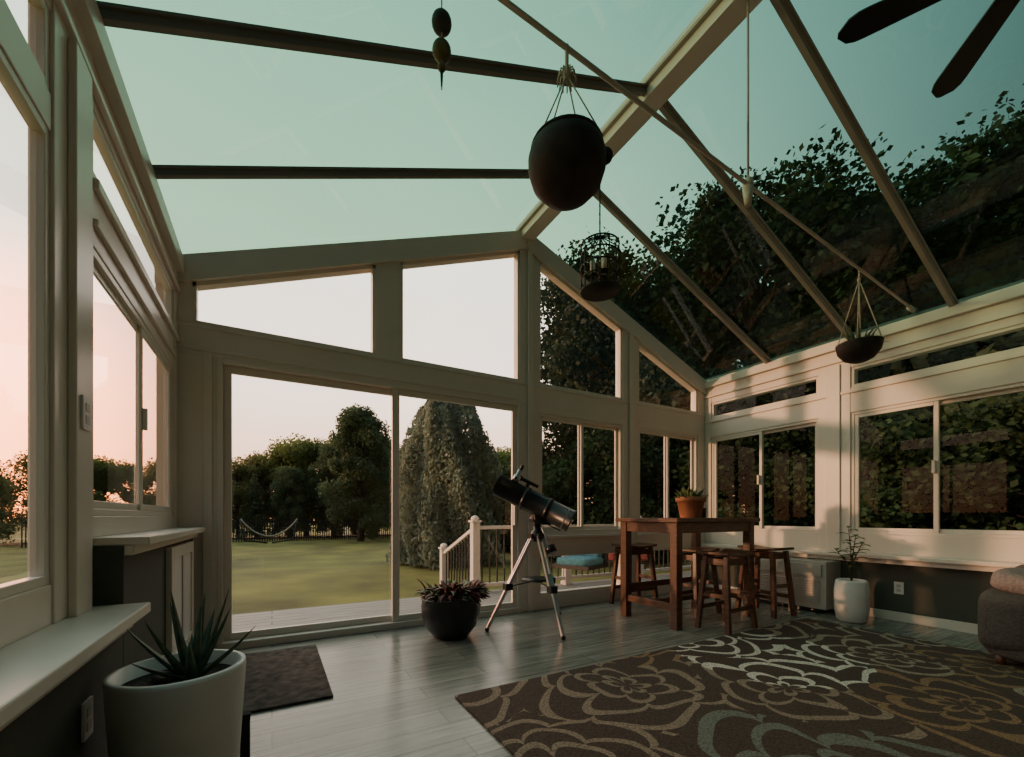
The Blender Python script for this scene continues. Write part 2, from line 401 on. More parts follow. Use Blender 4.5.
win_side(-1, 2.28, 3.88, 1.05, 2.13); win_side(-1, .42, 1.93, .83, 2.29, False); win_side(-1, -1.35, .15, .83, 2.29)
b = B(); b.box(XL-.02, -.44, 2.27, YG, .93, .965, WHITE); b.box(XL, -.49, 2.27, YG, .89, .93, WHITE); b.finish('trim_2', bevel=.006)
b = B(); b.box(XL-.02, -.43, YB+.02, 2.24, .66, .70, WHITE); b.box(XL, -.48, YB+.02, 2.22, .61, .66, WHITE); b.finish('trim_3', bevel=.006)
# right
b = B(); xa, xb = XR, XR+.12
b.box(xa, xb, YB, YG, 0, .62, GREEN)
b.box(xa, xb, YB, YG, .66, .86, WHITE)
for y0, y1 in ((3.90, 4.0), (2.22, 2.53), (.64, .88), (YB, -.7)):
    b.box(xa-.006, xb+.006, y0, y1, .66, 2.96, WHITE)
b.box(xa-.028, xa-.006, 2.31, 2.44, .66, 2.72, WHITE)
b.box(xa, xb, YB, YG, 2.17, 2.44, WHITE); b.box(xa, xb, YB, YG, 2.66, 3.0, WHITE)
b.box(xa-.02, xa, YB, YG, 2.38, 2.41, WHITE); b.box(xa-.03, xa, YB, YG, 2.74, 2.77, WHITE); b.box(xa-.05, xa, YB, YG, 2.88, 2.97, WHITE)
b.finish('wall_right', bevel=.004)
for y0, y1 in ((2.53, 3.90), (.88, 2.22), (-.7, .64)):
    win_side(1, y0, y1, 2.44, 2.66, False, GLSCREEN); win_side(1, y0, y1, .86, 2.17, True, GLSCREEN)
b = B(); b.box(XR-.16, XR+.02, YB, YG, .62, .66, WHITE); b.box(XR-.1, XR, YB, YG, .57, .62, WHITE); b.finish('trim_4', bevel=.006)
b = B(); b.box(XR-.02, XR, YB, YG, 0, .09, WHITE); b.finish('baseboard_right', bevel=.004)
b = B(); b.box(-.52, -.505, YB, YG-.01, 0, .08, GREEN); b.finish('baseboard_left', bevel=.003)
# back (house) wall
b = B(); b.prism([(XL-.12,0),(XR+.12,0),(XR+.12,roofz(XR+.12)),(XP,ZP),(XL-.12,roofz(XL-.12))], YB-.12, YB, HOUSE); b.finish('wall_back')

# ---- ceiling
b = B(); ys = [YG+.06, 3.09, 2.22, 1.42, .58, -.26, -1.1, YB]
for i in range(len(ys)-1):
    for xe in (XL-.1, XR+.1):
        b.add([(xe,ys[i+1],roofz(xe)+.02),(xe,ys[i],roofz(xe)+.02),(XP,ys[i],ZP+.02),(XP,ys[i+1],ZP+.02)], [(0,1,2,3)], GLR)
for y in ys:
    for xe in (XL-.08, XR+.08):
        mt = RAFT_SHADE if xe < 0 else RAFT  # left slope gets the copy with shade in its colour
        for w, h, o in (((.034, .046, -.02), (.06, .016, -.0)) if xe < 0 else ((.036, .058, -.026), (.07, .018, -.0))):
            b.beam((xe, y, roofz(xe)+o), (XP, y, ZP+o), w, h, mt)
b.box(XP-.075, XP+.075, YB, YG+.1, ZP-.11, ZP+.06, WHITE); b.box(XP-.105, XP+.105, YB, YG+.1, ZP-.035, ZP-.01, RAFT)
for xe in (XL-.12, XR+.04): b.box(xe, xe+.08, YB, YG+.12, 3.001, 3.04, RAFT_SHADE)
b.finish('ceiling', bevel=.003)

# ------------------------------------------------------------------ rugs
b = B(); b.box(.92, 4.75, -1.2, 2.31, 0, .014, RUG); b.finish('area_rug', origin=(2.8, .6, 0), bevel=.004)
b = B(); b.box(-.18, .31, 2.65, 3.77, 0, .016, MAT); b.finish('doormat', origin=(.06, 3.2, 0), bevel=.006)

# ------------------------------------------------------------------ table + stools
b = B(); tx0, tx1, ty0, ty1, tz = 3.22, 4.42, 2.65, 3.37, 1.03
b.box(tx0-.04, tx1+.04, ty0-.04, ty1+.04, tz-.04, tz, WOOD)
b.box(tx0+.02, tx1-.02, ty0+.01, ty0+.03, tz-.14, tz-.04, WOOD); b.box(tx0+.02, tx1-.02, ty1-.03, ty1-.01, tz-.14, tz-.04, WOOD)
b.box(tx0+.01, tx0+.03, ty0+.02, ty1-.02, tz-.14, tz-.04, WOOD); b.box(tx1-.03, tx1-.01, ty0+.02, ty1-.02, tz-.14, tz-.04, WOOD)
for x in (tx0, tx1-.08):
    for y in (ty0, ty1-.08): b.box(x, x+.08, y, y+.08, 0, tz-.04, WOOD)
for x in (tx0+.02, tx1-.06): b.box(x, x+.04, ty0+.08, ty1-.08, .16, .23, WOOD)
b.box(tx0+.06, tx1-.06, (ty0+ty1)/2-.03, (ty0+ty1)/2+.03, .17, .22, WOOD)
b.box(tx0+.08, tx1-.08, ty1-.07, ty1-.03, .28, .34, WOOD)
b.finish('pub_table', origin=(3.82, 3.0, 0), bevel=.005)

def stool(cx, cy, ang, h=.72):
    b = B(); W, D = .44, .30
    R = Matrix.Rotation(ang, 3, 'Z'); c = Vector((cx, cy, 0))
    P = lambda x, y, z: c + R @ Vector((x, y, z))
    n = 10; vs = []; fs = []
    for i in range(n+1):      # saddle seat
        x = -W/2 + W*i/n; dz = .022*(2*x/W)**2
        vs += [P(x,-D/2,h-.045+dz), P(x,D/2,h-.045+dz), P(x,D/2,h+dz-.02), P(x,-D/2,h+dz-.02)]
    for i in range(n):
        for k in range(4): fs.append((i*4+k, i*4+(k+1)%4, i*4+4+(k+1)%4, i*4+4+k))
    fs += [(3,2,1,0), (n*4,n*4+1,n*4+2,n*4+3)]
    b.add(vs, fs, WOOD)
    for sx in (-1, 1):
        for sy in (-1, 1):
            b.beam(P(sx*.16,sy*.10,h-.04), P(sx*.215,sy*.15,0), .042, .042, WOOD, up=R @ Vector((0,1,0)))
    L = lambda sx, sy, z: P(sx*(.16+.055*(1-z/(h-.04))), sy*(.10+.05*(1-z/(h-.04))), z)
    for sy in (-1, 1): b.beam(L(-1,sy,.2), L(1,sy,.2), .022, .04, WOOD)
    for sx in (-1, 1): b.beam(L(sx,-1,.32), L(sx,1,.32), .022, .04, WOOD)
    for sy in (-1, 1): b.beam(L(-1,sy,h-.09), L(1,sy,h-.09), .02, .06, WOOD)
    for sx in (-1, 1): b.beam(L(sx,-1,h-.09), L(sx,1,h-.09), .02, .06, WOOD)
    b.finish('bar_stool', origin=(cx, cy, 0), bevel=.004)
stool(3.72, 2.50, .05); stool(4.66, 2.68, 1.45); stool(3.75, 3.70, -.05); stool(4.0, 3.05, .1, .70)

# potted succulent on table
b = B(); pc = (3.86, 3.0, 1.03)
b.lathe([(.0,0),(.10,0),(.105,.01),(.135,.17),(.15,.17),(.155,.22),(.14,.22),(.125,.185),(0,.185)], pc, TERRA)
b.lathe([(0,.19),(.128,.19)], pc, SOIL)
for i in range(70):
    a = random.uniform(0, 6.28); rr = random.uniform(0, .09); e = random.uniform(.3, 1.4)
    b.leaf((pc[0]+rr*math.cos(a), pc[1]+rr*math.sin(a), pc[2]+.185), (math.cos(a)*math.cos(e), math.sin(a)*math.cos(e), math.sin(e)), random.uniform(.08,.17), .035, SUCC, droop=.4, n=4, th=.3)
b.finish('potted_succulent', origin=pc)
b = B(); gc = (4.12, 3.05, 1.03); b.lathe([(0,0),(.035,0),(.042,.11),(.038,.11),(.032,.008),(0,.008)], gc, CHAR, 20); b.finish('cup', origin=gc)

# ------------------------------------------------------------------ telescope
b = B(); top = Vector((2.19, 3.40, .86))
feet = [Vector((1.70, 3.48, .02)), Vector((2.15, 2.93, .02)), Vector((2.66, 3.70, .02))]
b.lathe([(0,-.05),(.055,-.05),(.06,0),(.06,.04),(.035,.06),(.035,.12),(0,.12)], top, BLACK, 24)
for f in feet:
    d = (f-top); d.z = 0; d.normalize(); s0 = top + d*.05; side = Vector((-d.y, d.x, 0))
    mid = s0.lerp(f, .55)
    for q in (-1, 1): b.beam(s0+side*.022*q, mid+side*.02*q, .016, .03, SILVER)
    b.beam(s0.lerp(f, .40), f, .026, .028, SILVER)
    b.obox(mid, (.07,.07,.06), BLACK); b.obox(s0, (.06,.06,.05), BLACK)
    b.ell(f, (.022,.022,.02), BLACK)
    b.beam(s0.lerp(f, .55), Vector((top.x, top.y, .44)), .012, .01, BLACK)
b.lathe([(0,-.008),(.16,-.008),(.165,0),(.16,.012),(0,.012)], (top.x, top.y, .45), BLACK, 6)
# equatorial head
h0 = top+Vector((0,0,.1)); tA = Vector((2.45, 3.21, 1.00)); tB = Vector((1.89, 3.64, 1.35))
tm = tA.lerp(tB, .48); ax = (tB-tA).normalized()
b.tube([h0, h0+Vector((0,0,.08)), tm-Vector((0,0,.10))], [.04,.045,.04], BLACK, 16)
b.obox(h0+Vector((0,0,.06)), (.11,.09,.09), BLACK); b.tube([h0+Vector((-.06,0,.03)), h0+Vector((.07,0,.12))], .045, BLACK, 16)
cd = Vector((.15, -.35, -.75)).normalized()
b.tube([h0+Vector((0,0,.08)), h0+Vector((0,0,.08))+cd*.42], .008, SILVER, 8)
b.tube([h0+Vector((0,0,.08))+cd*.30, h0+Vector((0,0,.08))+cd*.37], .05, BLACK, 20)
b.tube([h0+Vector((.02,0,.05)), h0+Vector((.2,-.1,-.05))], .006, BLACK, 8)
b.beam(tm-ax*.15-Vector((0,0,.1)), tm+ax*.15-Vector((0,0,.1)), .05, .03, BLACK)
r = .105
b.tube([tA, tA+ax*.02, tA+ax*.021, tB-ax*.03, tB-ax*.029, tB], [r*1.06,r*1.06,r,r,r*1.06,r*1.06], BLACK, 36, cap=False)
b.tube([tA+ax*.01, tA+ax*.03], r*.98, BLACK, 36); b.tube([tB-ax*.10, tB-ax*.09], r*.97, CHAR, 36)
for k in (.32, .62): 
    p = tA.lerp(tB, k); b.tube([p-ax*.018, p+ax*.018], r*1.07, BLACK, 36)
side = ax.cross(Vector((0,0,1))).normalized(); upn = side.cross(ax).normalized()
fp = tB-ax*.14+upn*r
b.tube([fp, fp+upn*.06, fp+upn*.061, fp+upn*.12], [.035,.035,.022,.022], SILVER, 18); b.tube([fp+upn*.12, fp+upn*.17], .018, BLACK, 14)
b.tube([fp-side*.05+upn*.03, fp+side*.05+upn*.03], .014, BLACK, 12)
fs0 = tB-ax*.36+upn*(r+.05)+side*.04
b.tube([fs0, fs0+ax*.18, fs0+ax*.181, fs0+ax*.25], [.016,.018,.026,.028], BLACK, 16); b.beam(fs0+ax*.1-upn*.06, fs0+ax*.1, .02, .03, BLACK, up=ax)
b.tube([tA+ax*.06, tA+ax*.07], r*1.004, SILVER, 36, cap=False)
b.finish('telescope', origin=(top.x, top.y, 0))

# ------------------------------------------------------------------ floor pots
b = B(); pc = (1.36, 3.50, 0)
b.lathe([(0,0),(.13,0),(.15,.01),(.22,.10),(.25,.2),(.255,.28),(.245,.32),(.255,.335),(.255,.35),(.235,.35),(.23,.31),(0,.31)], pc, CHAR, 48)
b.lathe([(0,.315),(.231,.315)], pc, SOIL)
for i in range(360):
    a = random.uniform(0, 6.28); rr = random.uniform(0, .22); e = random.uniform(.0, 1.3)
    if random.random() < .35: a = random.uniform(-1.2, .8); rr = .22
    b.leaf((pc[0]+rr*math.cos(a), pc[1]+rr*math.sin(a), .33+random.uniform(0,.08)), (math.cos(a)*math.cos(e), math.sin(a)*math.cos(e), math.sin(e)), random.uniform(.05,.15), random.uniform(.025,.05), random.choice((REDL, SUCC, REDL)), droop=1.2, n=3, th=.2)
b.finish('potted_begonia', origin=pc)

b = B(); pc = (-.285, 1.90, 0)
b.lathe([(0,0),(.165,0),(.17,.005),(.2,.50),(.198,.515),(.18,.515),(.175,.46),(0,.46)], pc, PWHITE, 64)
b.lathe([(0,.465),(.177,.465)], pc, SOIL)
b.finish('white_planter', origin=pc)
b = B(); base = Vector((pc[0]+.03, pc[1]+.03, .465))
al = [(0.2,1.2,.33),(1.2,.9,.26),(2.2,1.05,.29),(3.1,.75,.27),(3.9,.95,.28),(4.8,.7,.23),(5.7,1.0,.29),(2.7,1.35,.33),(.9,1.4,.30),(5.2,1.3,.28),(6.1,.6,.26),(3.5,.4,.19),(1.7,.5,.2)]
for a, e, L in al:
    d = Vector((math.cos(a)*math.cos(e), math.sin(a)*math.cos(e), math.sin(e)))
    b.leaf(base+Vector((math.cos(a), math.sin(a), 0))*.012, d, L, .048, ALOE, droop=-.35, n=9, th=.35, prof='aloe')
for i in range(14):
    a = random.uniform(0,6.28); b.ell(base+Vector((math.cos(a)*random.uniform(.06,.13), math.sin(a)*random.uniform(.06,.13), .008)), (.018,.014,.01), STONE1, nu=8, nv=5)
b.finish('aloe_plant', origin=base)

b = B(); pc = (5.04, 2.04, 0)
b.lathe([(0,0),(.10,0),(.125,.02),(.14,.12),(.145,.3),(.13,.40),(.118,.415),(.11,.40),(.11,.37),(0,.37)], pc, PWHITE, 48)
b.lathe([(0,.375),(.112,.375)], pc, SOIL)
for (dx, dy, dz) in ((-.14,.04,.34),(.02,.03,.56),(.09,-.03,.40),(-.06,-.05,.48)):
    p0 = Vector((pc[0], pc[1], .37)); p1 = p0+Vector((dx*.3,dy*.3,dz*.6)); p2 = p0+Vector((dx*1.3,dy*1.3,dz))
    b.tube([p0, p1, p2], [.006,.005,.003], STEM, 8)
    for k in range(9):
        t = .4+.6*k/8; q = p0.lerp(p2, t) if t > .99 else (p1.lerp(p2, (t-.5)*2) if t > .5 else p0.lerp(p1, t*2))
        a = k*2.4; b.leaf(q, (math.cos(a), math.sin(a), .5), .12, .04, PLG, droop=1.1, n=5, th=.05)
b.finish('potted_houseplant', origin=pc)

# ------------------------------------------------------------------ heater unit, outlets, switch, pet door
b = B(); b.box(5.12, 5.43, 2.3, 3.25, .05, .56, AC)
for i in range(9): b.box(5.105, 5.12, 2.36, 3.19, .12+i*.028, .132+i*.028, AC)
b.box(5.10, 5.12, 2.34, 3.21, .40, .53, AC)
for i in range(12): b.box(5.17, 5.40, 2.36+i*.07, 2.38+i*.07, .56, .566, AC)
b.box(5.16, 5.40, 2.36, 3.2, 0, .05, BLACK)
b.finish('wall_air_conditioner', origin=(5.28, 2.77, 0), bevel=.008)
def outlet(name, x, y, z, s):
    b = B(); x2 = x+s*.008
    b.box(min(x,x2), max(x,x2), y-.038, y+.038, z-.06, z+.06, PWHITE)
    x3 = x2+s*.002
    for dz in (-.022, .022): b.box(min(x2,x3), max(x2,x3), y-.018, y+.018, z+dz-.015, z+dz+.015, AC)
    b.finish(name, origin=(x, y, z), bevel=.002)
outlet('wall_outlet', XR, 1.81, .33, -1); outlet('wall_outlet', -.52, 1.86, .40, 1); outlet('light_switch', XL+.03, 2.10, 1.42, 1)
b = B(); ring_x(b, 3.03, 3.80, .17, .87, -.519, -.49, .07, WHITE); b.box(-.515, -.50, 3.1, 3.73, .24, .80, PWHITE); b.box(-.50, -.493, 3.39, 3.44, .24, .80, AC)
b.finish('pet_door', origin=(-.52, 3.4, .17), bevel=.004)
b = B(); b.box(-.112, -.078, 2.02, 2.06, 0, .235, MATBLACK); b.box(-.114, -.076, 2.018, 2.062, .225, .25, MATBLACK); b.finish('door_stop', origin=(-.095, 2.04, 0), bevel=.004)

# ------------------------------------------------------------------ sofa
b = B(); x0, x1, y1, y0 = 4.36, 5.27, 1.02, -1.15
b.ell(((x0+x1)/2, (y0+y1)/2, .21), ((x1-x0)/2, (y1-y0)/2, .17), SOFA, e=.25, nu=40, nv=16)
b.ell(((x0+x1)/2-.02, y1-.13, .31), ((x1-x0)/2, .15, .22), SOFA, e=.4, nu=32, nv=16)
b.ell(((x0+x1)/2-.02, y0+.13, .31), ((x1-x0)/2, .15, .22), SOFA, e=.4, nu=32, nv=16)
b.ell((x1-.14, (y0+y1)/2, .44), (.17, (y1-y0)/2, .28), SOFA, e=.35, nu=32, nv=16)
for yy in (.25, -.4): b.ell((x0+.33, yy, .42), (.36, .34, .10), SOFA, e=.4, nu=32, nv=12)
b.ell((x0+.34, .82, .57), (.28, .18, .085), PILL, e=.6, R=Matrix.Rotation(.2, 3, 'X'))
for x in (x0+.08, x1-.08):
    for y in (y0+.1, y1-.1): b.tube([(x,y,.0145 if x < 4.8 else 0),(x,y,.08)], .025, WOOD, 10)
b.finish('sofa', origin=(4.85, -.1, 0))

# ------------------------------------------------------------------ tie rod & hanging things
b = B(); rA = Vector((XL, 1.30, 2.93)); rB = Vector((XR, 1.69, 3.05))
def rod(x): return rA.lerp(rB, (x-rA.x)/(rB.x-rA.x))
b.tube([rA, rB], .0105, RODM, 12)
kp = rod(2.43); b.tube([kp, (2.43, kp.y, ZP-.1)], .0065, RODM, 10)
b.ell(kp, (.03,.03,.045), RODM); b.tube([kp-Vector((0,0,.02)), kp-Vector((0,0,.12))], [.03,.018], RODM, 12)
b.tube([rB-Vector((.14,0,0)), rB], .022, RODM, 12)
b.finish('trim_tie_rod')

b = B(); p = rod(1.05); c = Vector((p.x, p.y, 2.475))
b.lathe([(0,-.135),(.05,-.13),(.10,-.108),(.14,-.065),(.157,-.01),(.158,.03),(.15,.06),(.138,.078),(.118,.078),(.12,.06),(0,.05)], c, COCO, 48)
b.lathe([(0,.055),(.122,.055)], c, SOIL)
b.ell(c+Vector((.145,-.07,.055)), (.03,.03,.03), COCO); b.ell(c+Vector((.12,-.055,.055)), (.04,.04,.025), COCO)
knot = p-Vector((0,0,.11))
b.tube([p+Vector((0,0,.012)), knot], .008, ROPE, 8); b.ell(knot, (.018,.018,.03), ROPE)
for i in range(14):
    a = i*.45; b.tube([knot+Vector((0,0,.02)), knot+Vector((math.cos(a)*.03, math.sin(a)*.03, .012)), knot+Vector((math.cos(a)*.04, math.sin(a)*.04, -.035))], .003, ROPE, 5)
for i in range(4):
    a = i*math.pi/2+.3; b.tube([knot, c+Vector((math.cos(a)*.145, math.sin(a)*.145, .075))], .003, ROPE, 6)
b.lathe([(.136,.072),(.148,.075),(.143,.085),(.132,.082)], c, DARKMET, 32)
b.finish('hanging_planter', origin=c)

b = B(); p = rod(4.08); c = Vector((p.x, p.y, 2.36))
b.lathe([(0,-.085),(.05,-.08),(.10,-.055),(.14,0),(.15,.05),(.152,.065),(.14,.065),(.13,.04),(0,.035)], c, COCO, 40)
b.ell(p-Vector((0,0,.09)), (.012,.012,.02), ROPE); b.tube([p+Vector((0,0,.012)), p-Vector((0,0,.09))], .006, ROPE, 8)
for i in range(4):
    a = i*math.pi/2+.3; b.tube([p-Vector((0,0,.09)), c+Vector((math.cos(a)*.142, math.sin(a)*.142, .06))], .004, ROPE, 6)
for i in range(60):
    a = random.uniform(0,6.28); e = random.uniform(.6,1.5); rr = random.uniform(0,.1)
    b.leaf(c+Vector((math.cos(a)*rr, math.sin(a)*rr, .035)), (math.cos(a)*math.cos(e), math.sin(a)*math.cos(e), math.sin(e)), random.uniform(.06,.2), .012, PLG, droop=.9, n=5, th=.05)
b.finish('hanging_bowl_planter', origin=c)

b = B(); c = Vector((2.43, 2.79, 3.18)); b.tube([(c.x,c.y,ZP-.11),(c.x,c.y,c.z+.24)], .006, DARKMET, 6)
for i in range(22): b.ell((c.x, c.y, c.z+.26+i*.035), (.010,.004,.018) if i % 2 else (.004,.010,.018), DARKMET, nu=8, nv=6)
def hoop(b, c, r, rt, mat, n=28): b.tube([c+Vector((math.cos(2*math.pi*i/n)*r, math.sin(2*math.pi*i/n)*r, 0)) for i in range(n+1)], rt, mat, 6, cap=False)
for dz in (.17, .08, -.02, -.12, -.22): hoop(b, c+Vector((0,0,dz)), .16, .0065, DARKMET)
for i in range(14):
    a = i*math.pi/7; q = Vector((math.cos(a)*.16, math.sin(a)*.16, 0))
    b.tube([c+q+Vector((0,0,-.22)), c+q+Vector((0,0,.17)), c+Vector((0,0,.25))], .0055, DARKMET, 5)
b.lathe([(0,-.225),(.16,-.225),(.16,-.215),(0,-.215)], c, DARKMET, 28)
for i in range(3):
    a = i*2.094+.4; q = c+Vector((math.cos(a)*.06, math.sin(a)*.06, -.02))
    b.tube([q-Vector((0,0,.05)), q+Vector((0,0,.06))], .022, CANDLE, 14); b.tube([q-Vector((0,0,.06)), q-Vector((0,0,.05))], .035, DARKMET, 14)
    b.tube([q-Vector((0,0,.055)), c+Vector((0,0,-.12)), c+Vector((0,0,-.215))], .004, DARKMET, 5)
b.finish('wire_candle_lantern', origin=c)

b = B(); p = rod(.50); b.tube([p, p-Vector((0,0,.46))], .0025, ROPE, 5)
for dz, r, m in ((-.235,.034,STONE1),(-.33,.032,STONE2),(-.385,.014,STONE2)): b.ell(p+Vector((0,0,dz)), (r,r,r*1.0), m)
b.tube([p-Vector((0,0,.39)), p-Vector((0,0,.45))], [.006,.003], DARKMET, 6)
b.finish('hanging_stone_mobile', origin=p)

# ceiling fan
b = B(); h = Vector((2.60, .40, 3.27)); 
b.tube([(h.x-.15,h.y,ZP-.1),(h.x,h.y,h.z+.08)], .014, FAN, 12)
b.lathe([(0,.10),(.05,.10),(.11,.06),(.13,0),(.12,-.05),(.07,-.09),(0,-.10)], h, FAN, 36)
for k in range(5):
    a = math.radians(44+75*k if k < 2 else 44+72*k); d = Vector((math.cos(a), math.sin(a), 0)); s_ = Vector((-math.sin(a), math.cos(a), .18)).normalized()
    b.beam(h+d*.10, h+d*.24, .04, .012, DARKMET)
    n = 14; vs = []; fs = []
    for i in range(n+1):
        t = i/n; rr = .18+.48*t; w = (.045+.018*t)*(1 if t < .8 else math.sqrt(max(.02, 1-((t-.8)/.2)**2)))
        for sgn, z in ((-1,.004),(1,.004),(1,-.004),(-1,-.004)): vs.append(h+d*rr+s_*w*sgn+Vector((0,0,z)))
    for i in range(n):
        for q in range(4): fs.append((i*4+q, i*4+(q+1)%4, i*4+4+(q+1)%4, i*4+4+q))
    fs += [(3,2,1,0),(n*4,n*4+1,n*4+2,n*4+3)]
    b.add(vs, fs, FAN)
b.finish('ceiling_fan', origin=h)

# ------------------------------------------------------------------ exterior
GZ = -.40
b = B(); n = 40; S = 160
b.add([(-S,-S,GZ),(S,-S,GZ),(S,S,GZ),(-S,S,GZ)], [(0,1,2,3)], GRASS); b.finish('lawn_ground')
b = B(); b.box(-3, 8, YG+.13, 5.62, -.10, -.04, DECK); b.box(-3, 8, 5.56, 5.6, GZ, -.10, DECK)
b.finish('deck')
b = B()
def rpost(x, y, z0, z1):
    b.box(x-.055, x+.055, y-.055, y+.055, z0, z1, WHITE); b.box(x-.075, x+.075, y-.075, y+.075, z1, z1+.03, WHITE)
    b.ell((x, y, z1+.05), (.06,.06,.045), WHITE); b.box(x-.07, x+.07, y-.07, y+.07, z0, z0+.05, WHITE)
for x in (2.5, 4.1, 5.7, 7.3): rpost(x, 5.5, -.04, .96)
for z in (.04, .86): b.box(2.5, 7.3, 5.47, 5.53, z, z+.05, WHITE)
for i in range(40): b.box(2.6+i*.12, 2.62+i*.12, 5.49, 5.51, .06, .88, FENCE)
rpost(2.5, 6.75, GZ, .50)
for z0, z1 in ((.88, .42), (.08, -.28)): b.beam((2.5,5.5,z0), (2.5,6.75,z1), .06, .05, WHITE)
for i in range(10):
    t = (i+1)/11; y = 5.5+1.25*t; b.box(2.49, 2.51, y-.01, y+.01, .08-.36*t, .88-.46*t, FENCE)
b.finish('deck_railing', origin=(4, 5.5, 0), bevel=.004)
b = B()
for i in range(2): b.box(1.2, 2.45, 5.62+i*.3, 5.94+i*.3, GZ, -.16-i*.12, DECK)
b.finish('deck_steps')
def pchair(x, y, a, cm):
    b = B(); R = Matrix.Rotation(a, 3, 'Z'); c = Vector((x,y,-.04)); P = lambda *q: c + R @ Vector(q)
    b.obox(P(0,0,.38), (.6,.58,.05), DARKMET, R); b.ell(P(0,0,.44), (.28,.27,.07), cm, e=.4, R=R)
    R2 = R @ Matrix.Rotation(-.2, 3, 'X'); b.obox(P(0,.30,.64), (.6,.04,.55), DARKMET, R2); b.ell(P(0,.22,.66), (.25,.08,.22), cm, e=.5, R=R2)
    for sx in (-1,1):
        b.beam(P(sx*.3,-.28,.6), P(sx*.3,.28,.6), .06, .03, DARKMET)
        for sy in (-1,1): b.beam(P(sx*.3,sy*.27,0), P(sx*.3,sy*.27,.6), .03, .03, DARKMET)
    b.finish('patio_chair', origin=c)
pchair(3.85, 4.85, -1.2, TEAL); pchair(4.9, 5.0, -.4, RED)
b = B()
for i in range(-80, 150): b.box(i*.125, i*.125+.045, 28.0, 28.03, GZ, GZ+1.3, FENCE)
for z in (GZ+.15, GZ+1.1): b.box(-10, 18.7, 27.99, 28.05, z, z+.07, FENCE)
b.finish('garden_fence')
b = B(); pts = []
for i in range(17):
    t = i/16; pts.append((-.4+2.6*t-1.0, 25.6, GZ+1.3-4*.9*t*(1-t)))
b.tube(pts, .04, ROPE, 8)
for x, s in ((-1.4,1),(1.2,-1)): b.tube([(x,25.6,GZ+1.3),(x+s*.2,25.6,GZ+.2),(x+s*1.2,25.6,GZ+.05)], .04, DARKMET, 8)
b.finish('hammock')

def leafcards(vs, fs, c, sz, n=1, vert=False):
    for _ in range(n):
        if vert:
            a = random.uniform(0, 6.28); u = Vector((math.cos(a), math.sin(a), 0))*sz*.35; w = Vector((random.uniform(-.3,.3), random.uniform(-.3,.3), -1)).normalized()*sz*1.4
        else:
            u = Vector((random.gauss(0,1), random.gauss(0,1), random.gauss(0,.7))).normalized()*sz
            w = u.cross(Vector((random.gauss(0,1), random.gauss(0,1), random.gauss(0,1)))).normalized()*sz*.7
        o = len(vs); vs += [c-u*.5, c+w*.5, c+u*.5, c-w*.5]; fs.append((o,o+1,o+2,o+3))
def broadleaf(name, H, R, nb, nl, sz, leaf, z0=.25, seed=1):
    random.seed(seed); b = B()
    b.tube([(0,0,0),(.05*R,0,H*.25),(0,.06*R,H*.5),(0,0,H*.85)], [H*.028,H*.022,H*.015,H*.004], BARK, 9)
    vs, fs = [], []
    for i in range(nb):
        t = random.random()**.8; z = H*(z0+(1-z0)*t*.93); rr = R*math.sqrt(max(.05, 1-((t-.35)/.68)**2))*random.uniform(.35,.95)
        a = random.uniform(0, 6.28); c = Vector((rr*math.cos(a), rr*math.sin(a), z)); br = R*random.uniform(.16,.34)
        b.tube([(0,0,z*.72), (c.x*.5,c.y*.5,z*.88), tuple(c)], [H*.007,H*.004,H*.0015], BARK, 5)
        for k in range(nl):
            d = Vector((random.gauss(0,1), random.gauss(0,1), random.gauss(0,.8))).normalized()*br*random.uniform(.35,1.15)
            leafcards(vs, fs, c+d, sz*random.uniform(.6,1.3))
    b.add(vs, fs, leaf); return b.finish(name)
def conifer(name, H, R, n, sz, leaf, seed=1, dome=False, pw=2.4):
    random.seed(seed); b = B(); b.tube([(0,0,0),(0,0,H*.97)], [H*.02,H*.003], BARK, 8); vs, fs = [], []
    if dome:
        for i in range(n):
            a = random.uniform(0,6.28); t = random.random(); rr = R*math.sqrt(max(0,1-t**pw))*(1+.12*math.sin(a*5+t*9)+.07*math.sin(a*11+t*5))*random.uniform(.74,1)
            leafcards(vs, fs, Vector((rr*math.cos(a), rr*math.sin(a), .1+t*H)), sz*random.uniform(.6,1.4), 1, random.random() < .3)
    else:
        tiers = int(H*2.6)
        for i in range(tiers):
            t = i/tiers; z = H*(.08+.92*t); rl = R*(1-t)**.85+.12
            nb = max(5, int(13*(1-t)+4))
            for k in range(nb):
                a = random.uniform(0,6.28); L = rl*random.uniform(.65,1.1); m = max(4, int(n*L/R))
                b.tube([(0,0,z),(L*math.cos(a),L*math.sin(a),z-L*.12)], [.03,.008], BARK, 4)
                for q in range(m):
                    s = random.random()**.7; leafcards(vs, fs, Vector((L*s*math.cos(a)+random.gauss(0,.1), L*s*math.sin(a)+random.gauss(0,.1), z-L*s*.12+random.gauss(0,.08))), sz*random.uniform(.6,1.3))
    b.add(vs, fs, leaf); return b.finish(name)
def place(o, pts):
    first = True
    for p in pts:
        x, y, s, r = p[:4]; kz = p[4] if len(p) > 4 else 1.0
        q = o if first else o.copy()
        if not first: C.objects.link(q)
        first = False
        q.location = (x, y, GZ-.02); q.scale = (s, s, s*kz*random.uniform(.96,1.04)); q.rotation_euler = (0,0,r)
t = broadleaf('deciduous_tree', 7.0, 3.0, 60, 420, .19, LEAF1, .12, 3)
place(t, [(-3.8,34,.75,0),(2.2,34,.95,2.2,1.1),(8.5,34,1.1,3),(13.5,34,1.0,5),(-8.5,33,.72,2),(-17,33,.8,4),(-13,31,.65,.4),(-23,26,.8,2),(17,32,1.1,.7)])
t = broadleaf('ash_tree', 6.4, 2.4, 48, 380, .17, LEAF1B, .1, 33)
